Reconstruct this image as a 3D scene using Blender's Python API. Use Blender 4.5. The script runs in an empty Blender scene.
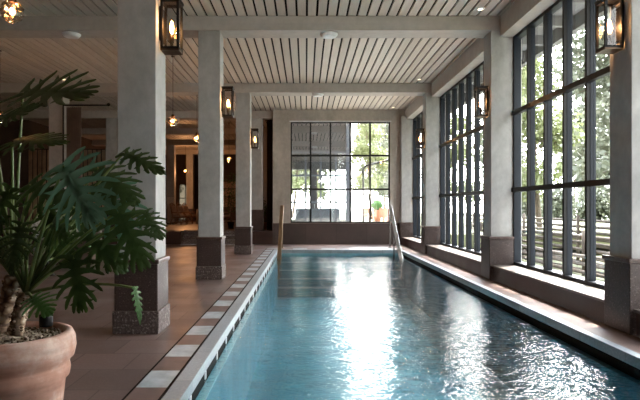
import bpy, bmesh, math, random
from mathutils import Vector, Matrix
random.seed(7)
S = 0.8                      # metres per layout unit
R = random.uniform
sc = bpy.context.scene
C = bpy.data.collections.new('hall'); sc.collection.children.link(C)

# ---------------------------------------------------------------- materials
def nt(name):
    m = bpy.data.materials.new(name); m.use_nodes = True
    n = m.node_tree; n.nodes.clear()
    out = n.nodes.new('ShaderNodeOutputMaterial')
    return m, n, out
def lk(n, a, b): n.links.new(a, b)
def coords(n, scale=(1,1,1)):
    t = n.nodes.new('ShaderNodeTexCoord'); mp = n.nodes.new('ShaderNodeMapping')
    mp.inputs['Scale'].default_value = scale
    lk(n, t.outputs['Object'], mp.inputs['Vector']); return mp.outputs['Vector']
def noise(n, vec, scale, detail=4, rough=.55):
    x = n.nodes.new('ShaderNodeTexNoise'); x.inputs['Scale'].default_value = scale
    x.inputs['Detail'].default_value = detail; x.inputs['Roughness'].default_value = rough
    lk(n, vec, x.inputs['Vector']); return x.outputs['Fac']
def ramp(n, fac, stops):
    r = n.nodes.new('ShaderNodeValToRGB'); lk(n, fac, r.inputs['Fac'])
    e = r.color_ramp.elements
    while len(e) < len(stops): e.new(.5)
    for q, (p, c) in zip(e, stops): q.position = p; q.color = (*c, 1)
    return r.outputs['Color']
def mixc(n, fac, a, b, mode='MIX'):
    m = n.nodes.new('ShaderNodeMix'); m.data_type = 'RGBA'; m.blend_type = mode
    if isinstance(fac, float): m.inputs[0].default_value = fac
    else: lk(n, fac, m.inputs[0])
    for i, v in ((6, a), (7, b)):
        if isinstance(v, tuple): m.inputs[i].default_value = (*v, 1)
        else: lk(n, v, m.inputs[i])
    return m.outputs[2]
def math_(n, op, a, b=None):
    m = n.nodes.new('ShaderNodeMath'); m.operation = op
    for i, v in ((0, a), (1, b)):
        if v is None: continue
        if isinstance(v, (int, float)): m.inputs[i].default_value = v
        else: lk(n, v, m.inputs[i])
    return m.outputs[0]
def bsdf(n, out, col, rough=.6, metal=0, bump=None, bs=.2, bd=.02, spec=.5):
    b = n.nodes.new('ShaderNodeBsdfPrincipled')
    if isinstance(col, tuple): b.inputs['Base Color'].default_value = (*col, 1)
    else: lk(n, col, b.inputs['Base Color'])
    if isinstance(rough, (int, float)): b.inputs['Roughness'].default_value = rough
    else: lk(n, rough, b.inputs['Roughness'])
    b.inputs['Metallic'].default_value = metal
    b.inputs['Specular IOR Level'].default_value = spec
    if bump is not None:
        k = n.nodes.new('ShaderNodeBump'); k.inputs['Strength'].default_value = bs
        k.inputs['Distance'].default_value = bd
        lk(n, bump, k.inputs['Height']); lk(n, k.outputs[0], b.inputs['Normal'])
    lk(n, b.outputs[0], out.inputs[0]); return b
def simple(name, col, rough=.6, metal=0, var=.15, scale=6, spec=.5, bs=.15):
    m, n, out = nt(name); v = coords(n)
    f = noise(n, v, scale)
    lo = tuple(c*(1-var) for c in col); hi = tuple(min(1, c*(1+var)) for c in col)
    bsdf(n, out, ramp(n, f, [(.3, lo), (.7, hi)]), rough, metal, f, bs, .01, spec)
    return m
def emis(name, col, k):
    m, n, out = nt(name); e = n.nodes.new('ShaderNodeEmission')
    e.inputs[0].default_value = (*col, 1); e.inputs[1].default_value = k
    lk(n, e.outputs[0], out.inputs[0]); return m

def plaster(name, col, amt=.17):
    m, n, out = nt(name); v = coords(n)
    a = noise(n, coords(n, (1,1,.6)), 1.5, 7, .72); b = noise(n, v, 7, 5, .6)
    lo = tuple(c*(1-amt*1.4) for c in col); hi = tuple(c*(1+amt) for c in col)
    c1 = ramp(n, a, [(.32, lo), (.68, hi)])
    c2 = ramp(n, b, [(.3, (.86,.86,.86)), (.7, (1.0,1.0,1.0))])
    bsdf(n, out, mixc(n, 1.0, c1, c2, 'MULTIPLY'), .75, 0, b, .2, .01, .3)
    return m
def granite(name, dark, mid, light, rough=.5, sc_=60, spk=.62):
    m, n, out = nt(name); v = coords(n)
    big = noise(n, v, 2.2, 4); f = noise(n, v, sc_, 3, .7)
    base = ramp(n, f, [(.35, dark), (.52, mid), (spk, mid), (spk+.08, light)])
    c2 = ramp(n, big, [(.3, (.75,.75,.75)), (.7, (1.1,1.08,1.06))])
    bsdf(n, out, mixc(n, 1.0, base, c2, 'MULTIPLY'), rough, 0, f, .12, .005, .4)
    return m
def paving(name, cols, bw, bh, mortar, rough=.45, offset=.5, msize=.006, rot=0, spec=.4):
    m, n, out = nt(name)
    t = n.nodes.new('ShaderNodeTexCoord'); mp = n.nodes.new('ShaderNodeMapping')
    mp.inputs['Rotation'].default_value = (0, 0, rot)
    lk(n, t.outputs['Object'], mp.inputs['Vector']); v = mp.outputs['Vector']
    br = n.nodes.new('ShaderNodeTexBrick'); lk(n, v, br.inputs['Vector'])
    br.offset = offset; br.inputs['Scale'].default_value = 1
    br.inputs['Brick Width'].default_value = bw; br.inputs['Row Height'].default_value = bh
    br.inputs['Mortar Size'].default_value = msize; br.inputs['Mortar Smooth'].default_value = .2
    br.inputs['Color1'].default_value = (0,0,0,1); br.inputs['Color2'].default_value = (1,1,1,1)
    br.inputs['Mortar'].default_value = (.5,.5,.5,1)
    sep = n.nodes.new('ShaderNodeSeparateColor'); lk(n, br.outputs['Color'], sep.inputs[0])
    tile = ramp(n, sep.outputs[0], [(0, cols[0]), (.5, cols[1]), (1, cols[2])])
    a = noise(n, v, 1.2, 5); b = noise(n, v, 45, 3, .7)
    tile = mixc(n, 1.0, tile, ramp(n, a, [(.3, (.72,.74,.76)), (.7, (1.15,1.1,1.08))]), 'MULTIPLY')
    tile = mixc(n, 1.0, tile, ramp(n, b, [(.3, (.8,.8,.8)), (.6, (1.0,1.0,1.0)), (.72, (1.35,1.3,1.3))]), 'MULTIPLY')
    tile = mixc(n, br.outputs['Fac'], tile, mortar)
    rr = ramp(n, a, [(.3, (rough-.1,)*3), (.7, (rough+.12,)*3)])
    bsdf(n, out, tile, rr, 0, b, .1, .005, spec)
    return m

M = {}
M['plaster'] = plaster('grey_plaster', (.46,.455,.445))
M['plaster_end'] = plaster('warm_grey_plaster', (.50,.465,.42))
M['beam'] = plaster('painted_beam', (.50,.46,.42), .05)
M['granite'] = granite('brown_granite', (.036,.023,.021), (.068,.046,.042), (.30,.25,.24), .42)
M['granite_rough'] = granite('flamed_granite', (.06,.045,.043), (.11,.083,.078), (.36,.32,.30), .6, 38, .56)
M['cap'] = granite('granite_cap', (.05,.03,.025), (.10,.062,.053), (.34,.28,.26), .35)
M['ledge'] = paving('ledge_stone', ((.10,.08,.07),(.13,.105,.095),(.165,.135,.12)), .8, 1.0, (.12,.09,.08), .5, 0)
M['riser'] = paving('riser_stone', ((.045,.023,.019),(.06,.03,.025),(.072,.038,.031)), 5, .9, (.04,.02,.018), .45, 0, rot=0)
M['floor'] = paving('brown_paving', ((.115,.08,.074),(.15,.106,.098),(.185,.132,.122)), .50, .50, (.07,.045,.04), .42, .5)
M['walk'] = paving('pink_walkway', ((.15,.10,.085),(.19,.13,.11),(.23,.16,.14)), .9, .55, (.13,.08,.07), .42, 0)
M['coping'] = paving('pale_coping', ((.25,.30,.335),(.285,.335,.37),(.32,.37,.405)), .4, .84, (.18,.2,.21), .4, 0)
M['dark'] = simple('dark_slot', (.003,.003,.003), .7, spec=.1)
M['white'] = simple('white_plastic', (.75,.78,.80), .5)
M['steel_dark'] = simple('sky_tinted_steel', (.003,.007,.014), .5, .0, .1, spec=.25)  # blue of the reflected sky put into the dark steel colour
M['black'] = simple('black_metal', (.004,.004,.005), .5, .0, .1, spec=.3)
M['stainless'] = simple('brushed_stainless', (.42,.41,.40), .27, 1, .08)
M['bronze'] = simple('bronze_rail', (.30,.21,.13), .32, 1, .1)
M['brass'] = simple('aged_brass', (.10,.07,.05), .4, 1, .1)
M['terracotta'] = None
M['stem_green'] = simple('petiole_green', (.13,.18,.05), .45, 0, .2, 9)
M['wood'] = simple('slat_wood', (.34,.22,.14), .55, 0, .25, 3)
M['darkwood'] = simple('dark_wood', (.04,.022,.014), .5, 0, .25, 3)
M['curtain'] = simple('taupe_curtain', (.15,.11,.095), .9, 0, .2, 3)
M['linen'] = simple('white_linen', (.62,.58,.54), .9, 0, .1, 8)
M['rattan'] = simple('rattan', (.20,.085,.04), .5, 0, .3, 20)
M['cushion'] = simple('pale_cushion', (.42,.30,.24), .9, 0, .15, 8)
M['wall_dark'] = simple('dark_brown_wall', (.05,.03,.022), .8, 0, .2, 2)
M['wall_int'] = plaster('inner_wall', (.34,.30,.26))
M['grass'] = simple('lawn_green', (.15,.16,.09), .9, 0, .35, 2)
M['terrace'] = simple('terrace_stone', (.58,.52,.45), .8, 0, .2, 2)
M['gravel'] = None
M['log'] = simple('weathered_log', (.085,.066,.052), .8, 0, .35, 8)
M['bark'] = simple('tree_bark', (.13,.10,.08), .9, 0, .4, 10, bs=.6)
M['soffit'] = simple('grey_soffit', (.17,.165,.16), .7, 0, .15, 2)
M['facade'] = simple('dark_facade', (.05,.05,.055), .6, 0, .2, 2)
M['frame_grey'] = simple('grey_blue_frame', (.07,.085,.11), .5)
M['topiary'] = simple('clipped_box', (.05,.12,.03), .9, 0, .5, 25, bs=.8)
M['redclay'] = simple('red_clay', (.40,.17,.11), .8)
M['bulb'] = emis('warm_filament', (1.0,.40,.10), 28)
M['spot_on'] = emis('downlight_glow', (1.0,.72,.45), 2.0)

def ter():
    m, n, out = nt('weathered_terracotta'); v = coords(n)
    a = noise(n, v, 3.5, 6, .65); b = noise(n, coords(n, (2,2,14)), 2.5, 4)
    c = ramp(n, a, [(.3, (.40,.19,.135)), (.48, (.52,.29,.22)), (.64, (.68,.52,.45))])
    c = mixc(n, 1.0, c, ramp(n, b, [(.3, (.8,.8,.8)), (.7, (1.1,1.1,1.1))]), 'MULTIPLY')
    bsdf(n, out, c, .8, 0, a, .25, .01, .2); return m
M['terracotta'] = ter()
def gravel():
    m, n, out = nt('pale_gravel'); v = coords(n)
    vo = n.nodes.new('ShaderNodeTexVoronoi'); vo.inputs['Scale'].default_value = 9; lk(n, v, vo.inputs['Vector'])
    s = n.nodes.new('ShaderNodeSeparateColor'); lk(n, vo.outputs['Color'], s.inputs[0])
    c = ramp(n, s.outputs[0], [(0, (.26,.26,.27)), (.6, (.42,.43,.44)), (1, (.62,.63,.64))])
    bsdf(n, out, c, .9, 0, vo.outputs['Distance'], .5, .03); return m
M['gravel'] = gravel()
def soil():
    m, n, out = nt('potting_gravel'); v = coords(n)
    vo = n.nodes.new('ShaderNodeTexVoronoi'); vo.inputs['Scale'].default_value = 60; lk(n, v, vo.inputs['Vector'])
    s = n.nodes.new('ShaderNodeSeparateColor'); lk(n, vo.outputs['Color'], s.inputs[0])
    c = ramp(n, s.outputs[0], [(0, (.07,.045,.03)), (.5, (.22,.17,.12)), (1, (.42,.36,.29))])
    bsdf(n, out, c, .9, 0, vo.outputs['Distance'], .6, .01); return m
M['soil'] = soil()
def trunkm():
    m, n, out = nt('scarred_stem'); v = coords(n)
    vo = n.nodes.new('ShaderNodeTexVoronoi'); vo.inputs['Scale'].default_value = 26; lk(n, v, vo.inputs['Vector'])
    c = ramp(n, vo.outputs['Distance'], [(.2, (.62,.52,.40)), (.45, (.33,.22,.14)), (.7, (.10,.06,.04))])
    bsdf(n, out, c, .8, 0, vo.outputs['Distance'], .5, .01); return m
M['trunk'] = trunkm()
def leafm(name, lo, hi):
    m, n, out = nt(name); v = coords(n); a = noise(n, v, 5, 4)
    c = ramp(n, a, [(.3, lo), (.7, hi)])
    b = bsdf(n, out, c, .38, 0, noise(n, v, 40, 3), .15, .004, .45)
    t = n.nodes.new('ShaderNodeBsdfTranslucent'); lk(n, c, t.inputs[0])
    mx = n.nodes.new('ShaderNodeMixShader'); mx.inputs[0].default_value = .22
    lk(n, b.outputs[0], mx.inputs[1]); lk(n, t.outputs[0], mx.inputs[2]); lk(n, mx.outputs[0], out.inputs[0])
    return m
M['leaf'] = leafm('philodendron_leaf', (.026,.048,.013), (.055,.10,.026))
M['leaf_lit'] = leafm('teal_lit_leaf', (.08,.17,.11), (.125,.25,.165))  # brighter copy of the leaf, teal light on it put into the colour
M['leaf_light'] = leafm('young_leaf', (.06,.15,.04), (.09,.22,.06))
M['tree_leaf'] = leafm('birch_foliage', (.13,.16,.065), (.26,.29,.14))
M['tree_leaf2'] = leafm('dark_foliage', (.09,.105,.07), (.17,.185,.135))
M['shrub'] = leafm('indoor_shrub', (.03,.07,.02), (.06,.12,.035))

def glassm(name, f0, tint):
    m, n, out = nt(name)
    lw = n.nodes.new('ShaderNodeLayerWeight'); lw.inputs['Blend'].default_value = .5
    p = math_(n, 'POWER', lw.outputs['Facing'], 5)
    f = math_(n, 'ADD', math_(n, 'MULTIPLY', p, 1-f0), f0)
    t = n.nodes.new('ShaderNodeBsdfTransparent'); t.inputs[0].default_value = (*tint, 1)
    g = n.nodes.new('ShaderNodeBsdfGlossy'); g.inputs['Roughness'].default_value = .015
    mx = n.nodes.new('ShaderNodeMixShader'); lk(n, f, mx.inputs[0])
    lk(n, t.outputs[0], mx.inputs[1]); lk(n, g.outputs[0], mx.inputs[2]); lk(n, mx.outputs[0], out.inputs[0])
    return m
M['glass'] = glassm('window_glass', .06, (.93,.96,.96))
M['glass_end'] = glassm('coated_window_glass', .30, (.95,.96,.95))
M['glass_lamp'] = glassm('lantern_glass', .05, (.90,.90,.90))
M['door_dim'] = glassm('dimming_door_glass', .08, (.14,.13,.11))  # dark tint added to dim the daylight in the far door
M['globe'] = glassm('cut_glass', .16, (.80,.70,.62))

def water():
    m, n, out = nt('rippled_water')
    v = coords(n, (.95, 1.35, 1))
    a = noise(n, v, 1.3, 2, .5); b = noise(n, v, 4.6, 3, .6); c = noise(n, v, 11, 2, .5)
    h = math_(n, 'ADD', math_(n, 'ADD', math_(n, 'MULTIPLY', a, .55), math_(n, 'MULTIPLY', b, .50)), math_(n, 'MULTIPLY', c, .40))
    k = n.nodes.new('ShaderNodeBump'); k.inputs['Strength'].default_value = 1.0; k.inputs['Distance'].default_value = .023
    lk(n, h, k.inputs['Height'])
    lw = n.nodes.new('ShaderNodeLayerWeight'); lw.inputs['Blend'].default_value = .5
    lk(n, k.outputs[0], lw.inputs['Normal'])
    p = math_(n, 'POWER', lw.outputs['Facing'], 5)
    f = math_(n, 'ADD', math_(n, 'MULTIPLY', p, .97), .03)
    t = n.nodes.new('ShaderNodeBsdfTransparent'); t.inputs[0].default_value = (.78,.93,.95,1)
    g = n.nodes.new('ShaderNodeBsdfGlossy'); g.inputs['Roughness'].default_value = .012
    lk(n, k.outputs[0], g.inputs['Normal'])
    mx = n.nodes.new('ShaderNodeMixShader'); lk(n, f, mx.inputs[0])
    lk(n, t.outputs[0], mx.inputs[1]); lk(n, g.outputs[0], mx.inputs[2]); lk(n, mx.outputs[0], out.inputs[0])
    return m
M['water'] = water()
M['pool'] = paving('teal_mosaic', ((.014,.14,.205),(.020,.175,.25),(.03,.215,.295)), .3, .3, (.03,.15,.2), .4, 0, .01)
M['pool_light'] = simple('pale_teal_tile', (.16,.36,.42), .4)

def boards():
    m, n, out = nt('painted_boards'); t = n.nodes.new('ShaderNodeTexCoord')
    sp = n.nodes.new('ShaderNodeSeparateXYZ'); lk(n, t.outputs['Object'], sp.inputs[0])
    q = math_(n, 'FLOOR', math_(n, 'MULTIPLY', sp.outputs[0], 1/(.23*S)))
    w = n.nodes.new('ShaderNodeTexWhiteNoise'); w.noise_dimensions = '1D'; lk(n, q, w.inputs['W'])
    c = ramp(n, w.outputs['Value'], [(0, (.54,.475,.41)), (1, (.66,.59,.515))])
    g = noise(n, coords(n, (30, 1.2, 1)), 2, 4)
    c = mixc(n, 1.0, c, ramp(n, g, [(.3, (.88,.88,.88)), (.7, (1.0,1.0,1.0))]), 'MULTIPLY')
    bsdf(n, out, c, .5, 0, g, .05, .005, .35); return m
M['boards'] = boards()
def striped(name, axis, period, off):
    m, n, out = nt(name); t = n.nodes.new('ShaderNodeTexCoord')
    sp = n.nodes.new('ShaderNodeSeparateXYZ'); lk(n, t.outputs['Object'], sp.inputs[0])
    q = math_(n, 'FRACT', math_(n, 'DIVIDE', math_(n, 'SUBTRACT', sp.outputs[axis], off), period))
    k = math_(n, 'GREATER_THAN', q, .5)
    a = noise(n, coords(n), 6, 5)
    br = ramp(n, a, [(.3, (.10,.067,.06)), (.7, (.15,.10,.09))])
    wh = ramp(n, a, [(.3, (.26,.30,.33)), (.7, (.44,.49,.53))])
    c = mixc(n, k, wh, br)
    bsdf(n, out, c, .45, 0, a, .1, .005, .4); return m

# ---------------------------------------------------------------- mesh builder (layout units in, metres out)
class MB:
    def __init__(s): s.v = []; s.f = []; s.sm = []
    def add(s, vs, fs, smooth=False):
        o = len(s.v); s.v += [tuple(v) for v in vs]
        s.f += [tuple(i+o for i in f) for f in fs]; s.sm += [smooth]*len(fs); return s
    def box(s, x0, x1, y0, y1, z0, z1):
        return s.add([(x0,y0,z0),(x1,y0,z0),(x1,y1,z0),(x0,y1,z0),(x0,y0,z1),(x1,y0,z1),(x1,y1,z1),(x0,y1,z1)],
              [(0,3,2,1),(4,5,6,7),(0,1,5,4),(1,2,6,5),(2,3,7,6),(3,0,4,7)])
    def quad(s, a, b, c, d): return s.add([a,b,c,d], [(0,1,2,3)])
    def tube(s, pts, r, n=8, caps=True):
        pts = [Vector(p) for p in pts]; rs = r if isinstance(r, (list, tuple)) else [r]*len(pts)
        vs = []; fs = []; ref = None
        for i, p in enumerate(pts):
            t = (pts[min(i+1, len(pts)-1)] - pts[max(i-1, 0)]).normalized()
            if ref is None: ref = Vector((0,0,1)) if abs(t.z) < .9 else Vector((1,0,0))
            u = t.cross(ref); u.normalize(); w = u.cross(t).normalized(); ref = w
            for k in range(n):
                a = 2*math.pi*k/n; vs.append(p + (u*math.cos(a) + w*math.sin(a))*rs[i])
        for i in range(len(pts)-1):
            for k in range(n):
                fs.append((i*n+k, i*n+(k+1)%n, (i+1)*n+(k+1)%n, (i+1)*n+k))
        if caps: fs.append(tuple(range(n))[::-1]); fs.append(tuple((len(pts)-1)*n+k for k in range(n)))
        return s.add(vs, fs, True)
    def lathe(s, prof, c=(0,0,0), n=32, cap0=True, cap1=True):
        vs = []; fs = []
        for r, z in prof:
            for k in range(n):
                a = 2*math.pi*k/n; vs.append((c[0]+r*math.cos(a), c[1]+r*math.sin(a), c[2]+z))
        for i in range(len(prof)-1):
            for k in range(n): fs.append((i*n+k, i*n+(k+1)%n, (i+1)*n+(k+1)%n, (i+1)*n+k))
        if cap0: fs.append(tuple(range(n))[::-1])
        if cap1: fs.append(tuple((len(prof)-1)*n+k for k in range(n)))
        return s.add(vs, fs, True)
    def ball(s, c, r, n=12, m=8, sq=(1,1,1)):
        pr = []
        for i in range(m+1):
            a = math.pi*(i/m) ; pr.append((max(1e-4, math.sin(a)), -math.cos(a)))
        vs = []; fs = []
        for q, z in pr:
            for k in range(n):
                a = 2*math.pi*k/n; vs.append((c[0]+r*sq[0]*q*math.cos(a), c[1]+r*sq[1]*q*math.sin(a), c[2]+r*sq[2]*z))
        for i in range(m):
            for k in range(n): fs.append((i*n+k, i*n+(k+1)%n, (i+1)*n+(k+1)%n, (i+1)*n+k))
        return s.add(vs, fs, True)
    def build(s, name, mat, parent=None, loc=(0,0,0), bevel=0, kind=None, label=None, cat=None, group=None):
        me = bpy.data.meshes.new(name)
        me.from_pydata([(v[0]*S, v[1]*S, v[2]*S) for v in s.v], [], s.f); me.update()
        me.polygons.foreach_set('use_smooth', s.sm)
        me.materials.append(mat)
        o = bpy.data.objects.new(name, me); C.objects.link(o)
        o.location = Vector(loc)*S
        if parent: o.parent = parent
        if bevel:
            b = o.modifiers.new('bevel', 'BEVEL'); b.width = bevel*S; b.segments = 2; b.limit_method = 'ANGLE'
        if kind: o['kind'] = kind
        if label: o['label'] = label
        if cat: o['category'] = cat
        if group: o['group'] = group
        return o
def thing(name, label, cat, loc=(0,0,0), group=None, kind=None):
    o = bpy.data.objects.new(name, None); C.objects.link(o); o.location = Vector(loc)*S
    o.empty_display_size = .1
    if label: o['label'] = label
    if cat: o['category'] = cat
    if group: o['group'] = group
    if kind: o['kind'] = kind
    return o
def dup(root, loc, label=None, group=None, rz=None):
    def cp(o, par):
        c = o.copy(); C.objects.link(c); c.parent = par
        for ch in list(o.children): cp(ch, c)
        return c
    r = cp(root, None); r.location = Vector(loc)*S
    if rz is not None: r.rotation_euler[2] = rz
    if label: r['label'] = label
    if group: r['group'] = group
    return r
F = 550.0; X0 = 305.6; Y0 = 207.3; H = 1.66
def at(px, py, d): return Vector(((px-X0)/F*d, d, H-(py-Y0)/F*d))

ZC = 6.06; ZB = 5.73          # ceiling, beam soffit
XP = 4.26; XW = 4.77; XG = 4.87
YB = -3.6; YE = 24.8; YR = 46.0; XL = -14.0; PF = .58
# ---------------------------------------------------------------- setting
MB().box(XL, -1.25, YB, 24.7, -.3, 0).build('floor', M['floor'], kind='structure')
MB().box(-1.25, XP+.7, YB, 1.8, -.3, 0).build('floor', M['floor'], kind='structure')
MB().box(-1.25, XP, 21.4, 24.9, -.3, 0).build('floor', M['floor'], kind='structure')
MB().box(3.78, XP, 1.8, 21.4, -.13, 0).build('pool_walkway', M['walk'], kind='structure')
# raised restaurant floor
MB().box(XL, -5.6, 24.7, YR, -.3, PF).box(-5.6, -2.4, 25.75, YR, -.3, PF).box(-2.4, -1.48, 24.7, YR, -.3, PF).build('platform_floor', M['riser'], kind='structure')
MB().box(XL, -1.5, 25.8, YR, PF, PF+.012).build('floor', M['floor'], kind='structure')
st = thing('stone_steps', 'dark granite steps rising to the raised seating area', 'steps', (-4.0, 24.7, 0))
for i in range(2):
    MB().box(-1.595, 1.595, .35*i, 1.04, .193*i, .193*(i+1)).build('step', M['granite_rough'], st, bevel=.01)
MB().box(-1.595, 1.595, .7, 1.04, .386, PF).build('step', M['granite_rough'], st, bevel=.01)
# alternating tile strips and drains
MB().box(-1.56, -1.27, YB, 22.05, -.02, .006).build('trim_1', striped('alternating_tiles_lengthwise', 1, 1.045*S, 5.05*S), kind='structure')
MB().box(-1.26, 3.9, 21.75, 22.05, -.02, .006).build('trim_2', striped('alternating_tiles_crosswise', 0, 1.12*S, -.5*S), kind='structure')
MB().box(-1.58, -1.56, YB, 22.3, -.02, .008).box(-1.27, -1.25, YB, 21.75, -.02, .008).build('trim_3', M['dark'], kind='structure')
# pool
MB().box(-1.25, -1.08, 1.8, 21.45, -.12, .004).build('pool_coping', M['coping'], kind='structure', bevel=.008)
MB().box(3.66, 3.78, 1.8, 21.45, -.12, .004).build('pool_coping', M['coping'], kind='structure', bevel=.008)
MB().box(-1.08, 3.66, 21.38, 21.55, -.13, .004).build('pool_coping', M['coping'], kind='structure', bevel=.008)
slot = MB(); slot.box(-1.25, -1.095, 1.8, 21.4, -.25, -.12); slot.box(3.675, 3.85, 1.8, 21.4, -.25, -.12)
gut = slot.build('pool_gutter', M['dark'], kind='structure')
y = 2.08
bk = MB()
while y < 21.2:
    bk.box(-1.10, -1.082, y-.022, y+.022, -.205, -.12); y += .78
bk.build('gutter_bracket', M['white'], gut)
pb = MB()
D = -1.55
pb.box(-1.2, 3.9, 1.6, 21.6, D-.2, D)
pb.box(-1.2, -1.0, 1.6, 21.6, D, -.27); pb.box(3.62, 3.9, 1.6, 21.6, D, -.27)
pb.box(-1.0, 3.62, 1.6, 1.8, D, -.05); pb.box(-1.0, 3.62, 21.38, 21.6, D, -.15)
for i in range(4): pb.box(-1.0, 3.62, 21.38-.45*(i+1), 21.38-.45*i, D, -.45-.26*i)
pb.build('pool_basin', M['pool'], kind='structure')
MB().box(-1.095, -1.0, 1.8, 21.38, -.27, -.255).box(-1.09, 3.67, 21.33, 21.39, -.235, -.13).build('pool_ledge', M['pool_light'], kind='structure')
MB().quad((-1.095,1.8,-.205), (3.675,1.8,-.205), (3.675,21.33,-.205), (-1.095,21.33,-.205)).build('pool_water', M['water'], kind='stuff',
    label='rippling teal water filling the indoor pool', cat='water')

# ceiling: real boards with dark gaps above
cb = MB(); x = XL
while x < 4.47:
    cb.box(x+.024, min(x+.206, 4.47), YB, 24.86 if x > -1.48 else YR, ZC, ZC+.04); x += .23
cb.build('ceiling', M['boards'], kind='structure')
MB().box(XL-.2, 5.1, YB-.2, 25.2, ZC+.10, ZC+.25).box(XL-.2, -1.3, 25.2, YR+.2, ZC+.10, ZC+.25).build('ceiling', M['dark'], kind='structure')
# walls
MB().box(XL-.2, XL, YB, YR, -.3, ZC+.1).build('wall_left', M['wall_dark'], kind='structure')
MB().box(XL, 5.1, YB-.2, YB, -.3, ZC+.1).build('wall_back', M['wall_dark'], kind='structure')
wl = MB(); wl.box(XL, -10.6, YR, YR+.2, PF, ZC+.1); wl.box(-9.6, -1.3, YR, YR+.2, PF, ZC+.1); wl.box(-10.6, -9.6, YR, YR+.2, 3.6, ZC+.1)
wl.build('wall_far', M['wall_dark'], kind='structure')
MB().box(-1.5, -1.3, 25.2, YR, -.3, ZC+.1).build('wall_passage', M['wall_dark'], kind='structure')
d1 = MB()
for q in (-10.6, -10.1, -9.66): d1.box(q, q+.06, YR+.02, YR+.08, PF, 3.6)
for q in (.58, 1.5, 2.4, 3.54): d1.box(-10.6, -9.6, YR+.02, YR+.08, q, q+.06)
d1o = d1.build('door_1', M['black'], kind='structure')
MB().box(-10.6, -9.6, YR+.045, YR+.055, PF, 3.6).build('glass', M['door_dim'], d1o)
# end wall with its window
WX0, WX1, WZ0, WZ1 = -.674, 3.81, .955, 5.51
ew = MB()
ew.box(-1.48, WX0, YE, YE+.3, -.3, ZC+.1); ew.box(WX1, 5.1, YE, YE+.3, -.3, ZC+.1)
ew.box(WX0, WX1, YE, YE+.3, -.3, WZ0); ew.box(WX0, WX1, YE, YE+.3, WZ1, ZC+.1)
ew.build('wall_end', M['plaster_end'], kind='structure')
MB().box(-1.50, 4.55, YE-.1, YE, -.02, .92).build('baseboard_end', paving('end_base_stone', ((.060,.043,.040),(.082,.060,.056),(.11,.082,.076)), 1.1, 9, (.05,.035,.03), .45, 0), kind='structure', bevel=.01)
MB().box(-1.52, 4.55, YE-.13, YE, .895, .945).build('trim_4', M['cap'], kind='structure')
wf = thing('window_1', None, None, (0,0,0), kind='structure')
f = MB(); yy = YE+.02
for (a, b) in ((WX0, WX0+.06), (WX1-.06, WX1)): f.box(a, b, yy, yy+.14, WZ0, WZ1)
for (a, b) in ((WZ0, WZ0+.06), (WZ1-.06, WZ1)): f.box(WX0, WX1, yy, yy+.14, a, b)
f.build('window_frame', M['black'], wf)
pw = (WX1-WX0)/5; ph = (WZ1-WZ0)/3
for i in range(1, 5): MB().box(WX0+pw*i-.035, WX0+pw*i+.035, yy, yy+.12, WZ0, WZ1).build('mullion', M['black'], wf)
for i in range(1, 3): MB().box(WX0, WX1, yy-.01, yy+.12, WZ0+ph*i-.04, WZ0+ph*i+.04).build('transom', M['black'], wf)
MB().quad((WX0,yy+.07,WZ0),(WX1,yy+.07,WZ0),(WX1,yy+.07,WZ1),(WX0,yy+.07,WZ1)).build('glass', M['glass_end'], wf)
MB().box(WX0-.05, WX1+.05, YE-.04, YE+.02, WZ1, WZ1+.05).build('blind_rail', M['white'], wf)

# right wall: ledge, header beam, windows between pilasters
MB().box(XP+.03, XG+.02, YB, YE, -.3, .30).build('wall_right', M['riser'], kind='structure')
MB().box(XP-.005, XG+.02, YB, YE, .30, .34).build('trim_5', M['ledge'], kind='structure', bevel=.006)
MB().box(4.47, 5.02, YB, YE, 5.58, ZC+.1).build('trim_6', M['beam'], kind='structure')
PY = [1.2, 7.19, 12.64, 19.5, 24.45]
def window(n, y0, y1, k):
    w = thing('window_%d' % n, None, None, (0,0,0), kind='structure')
    z0, z1 = .34, 5.58
    f = MB()
    f.box(XW, XW+.16, y0, y0+.06, z0, z1).box(XW, XW+.16, y1-.06, y1, z0, z1)
    f.box(XW, XW+.16, y0, y1, z0, z0+.07).box(XW, XW+.16, y0, y1, z1-.07, z1)
    f.build('window_frame', M['steel_dark'], w)
    for i in range(1, k):
        yc = y0+(y1-y0)*i/k
        m = MB(); MB().box(XW-.005, XW+.05, yc-.035, yc+.035, z0, z1).build('mullion_face', M['black'], w)
        m.box(XW+.05, XG, yc-.045, yc+.045, z0, z1)
        m.box(XG+.01, XG+.05, yc-.035, yc+.035, z0, z1)
        m.build('mullion', M['steel_dark'], w)
    for z in (2.06, 3.82):
        m = MB(); m.box(XW-.04, XW+.06, y0, y1, z-.05, z+.05)
        m.build('transom', M['black'], w)
    MB().quad((XG,y1,z0),(XG,y0,z0),(XG,y0,z1),(XG,y1,z1)).build('glass', M['glass'], w)
MB().box(XW, 5.02, YB, 1.3, .3, 5.58).build('wall_right', M['plaster'], kind='structure')
window(2, 1.72, 7.19, 6); window(3, 7.71, 12.64, 6); window(4, 13.16, 19.5, 8); window(5, 20.02, YE-.35, 5)

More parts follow.
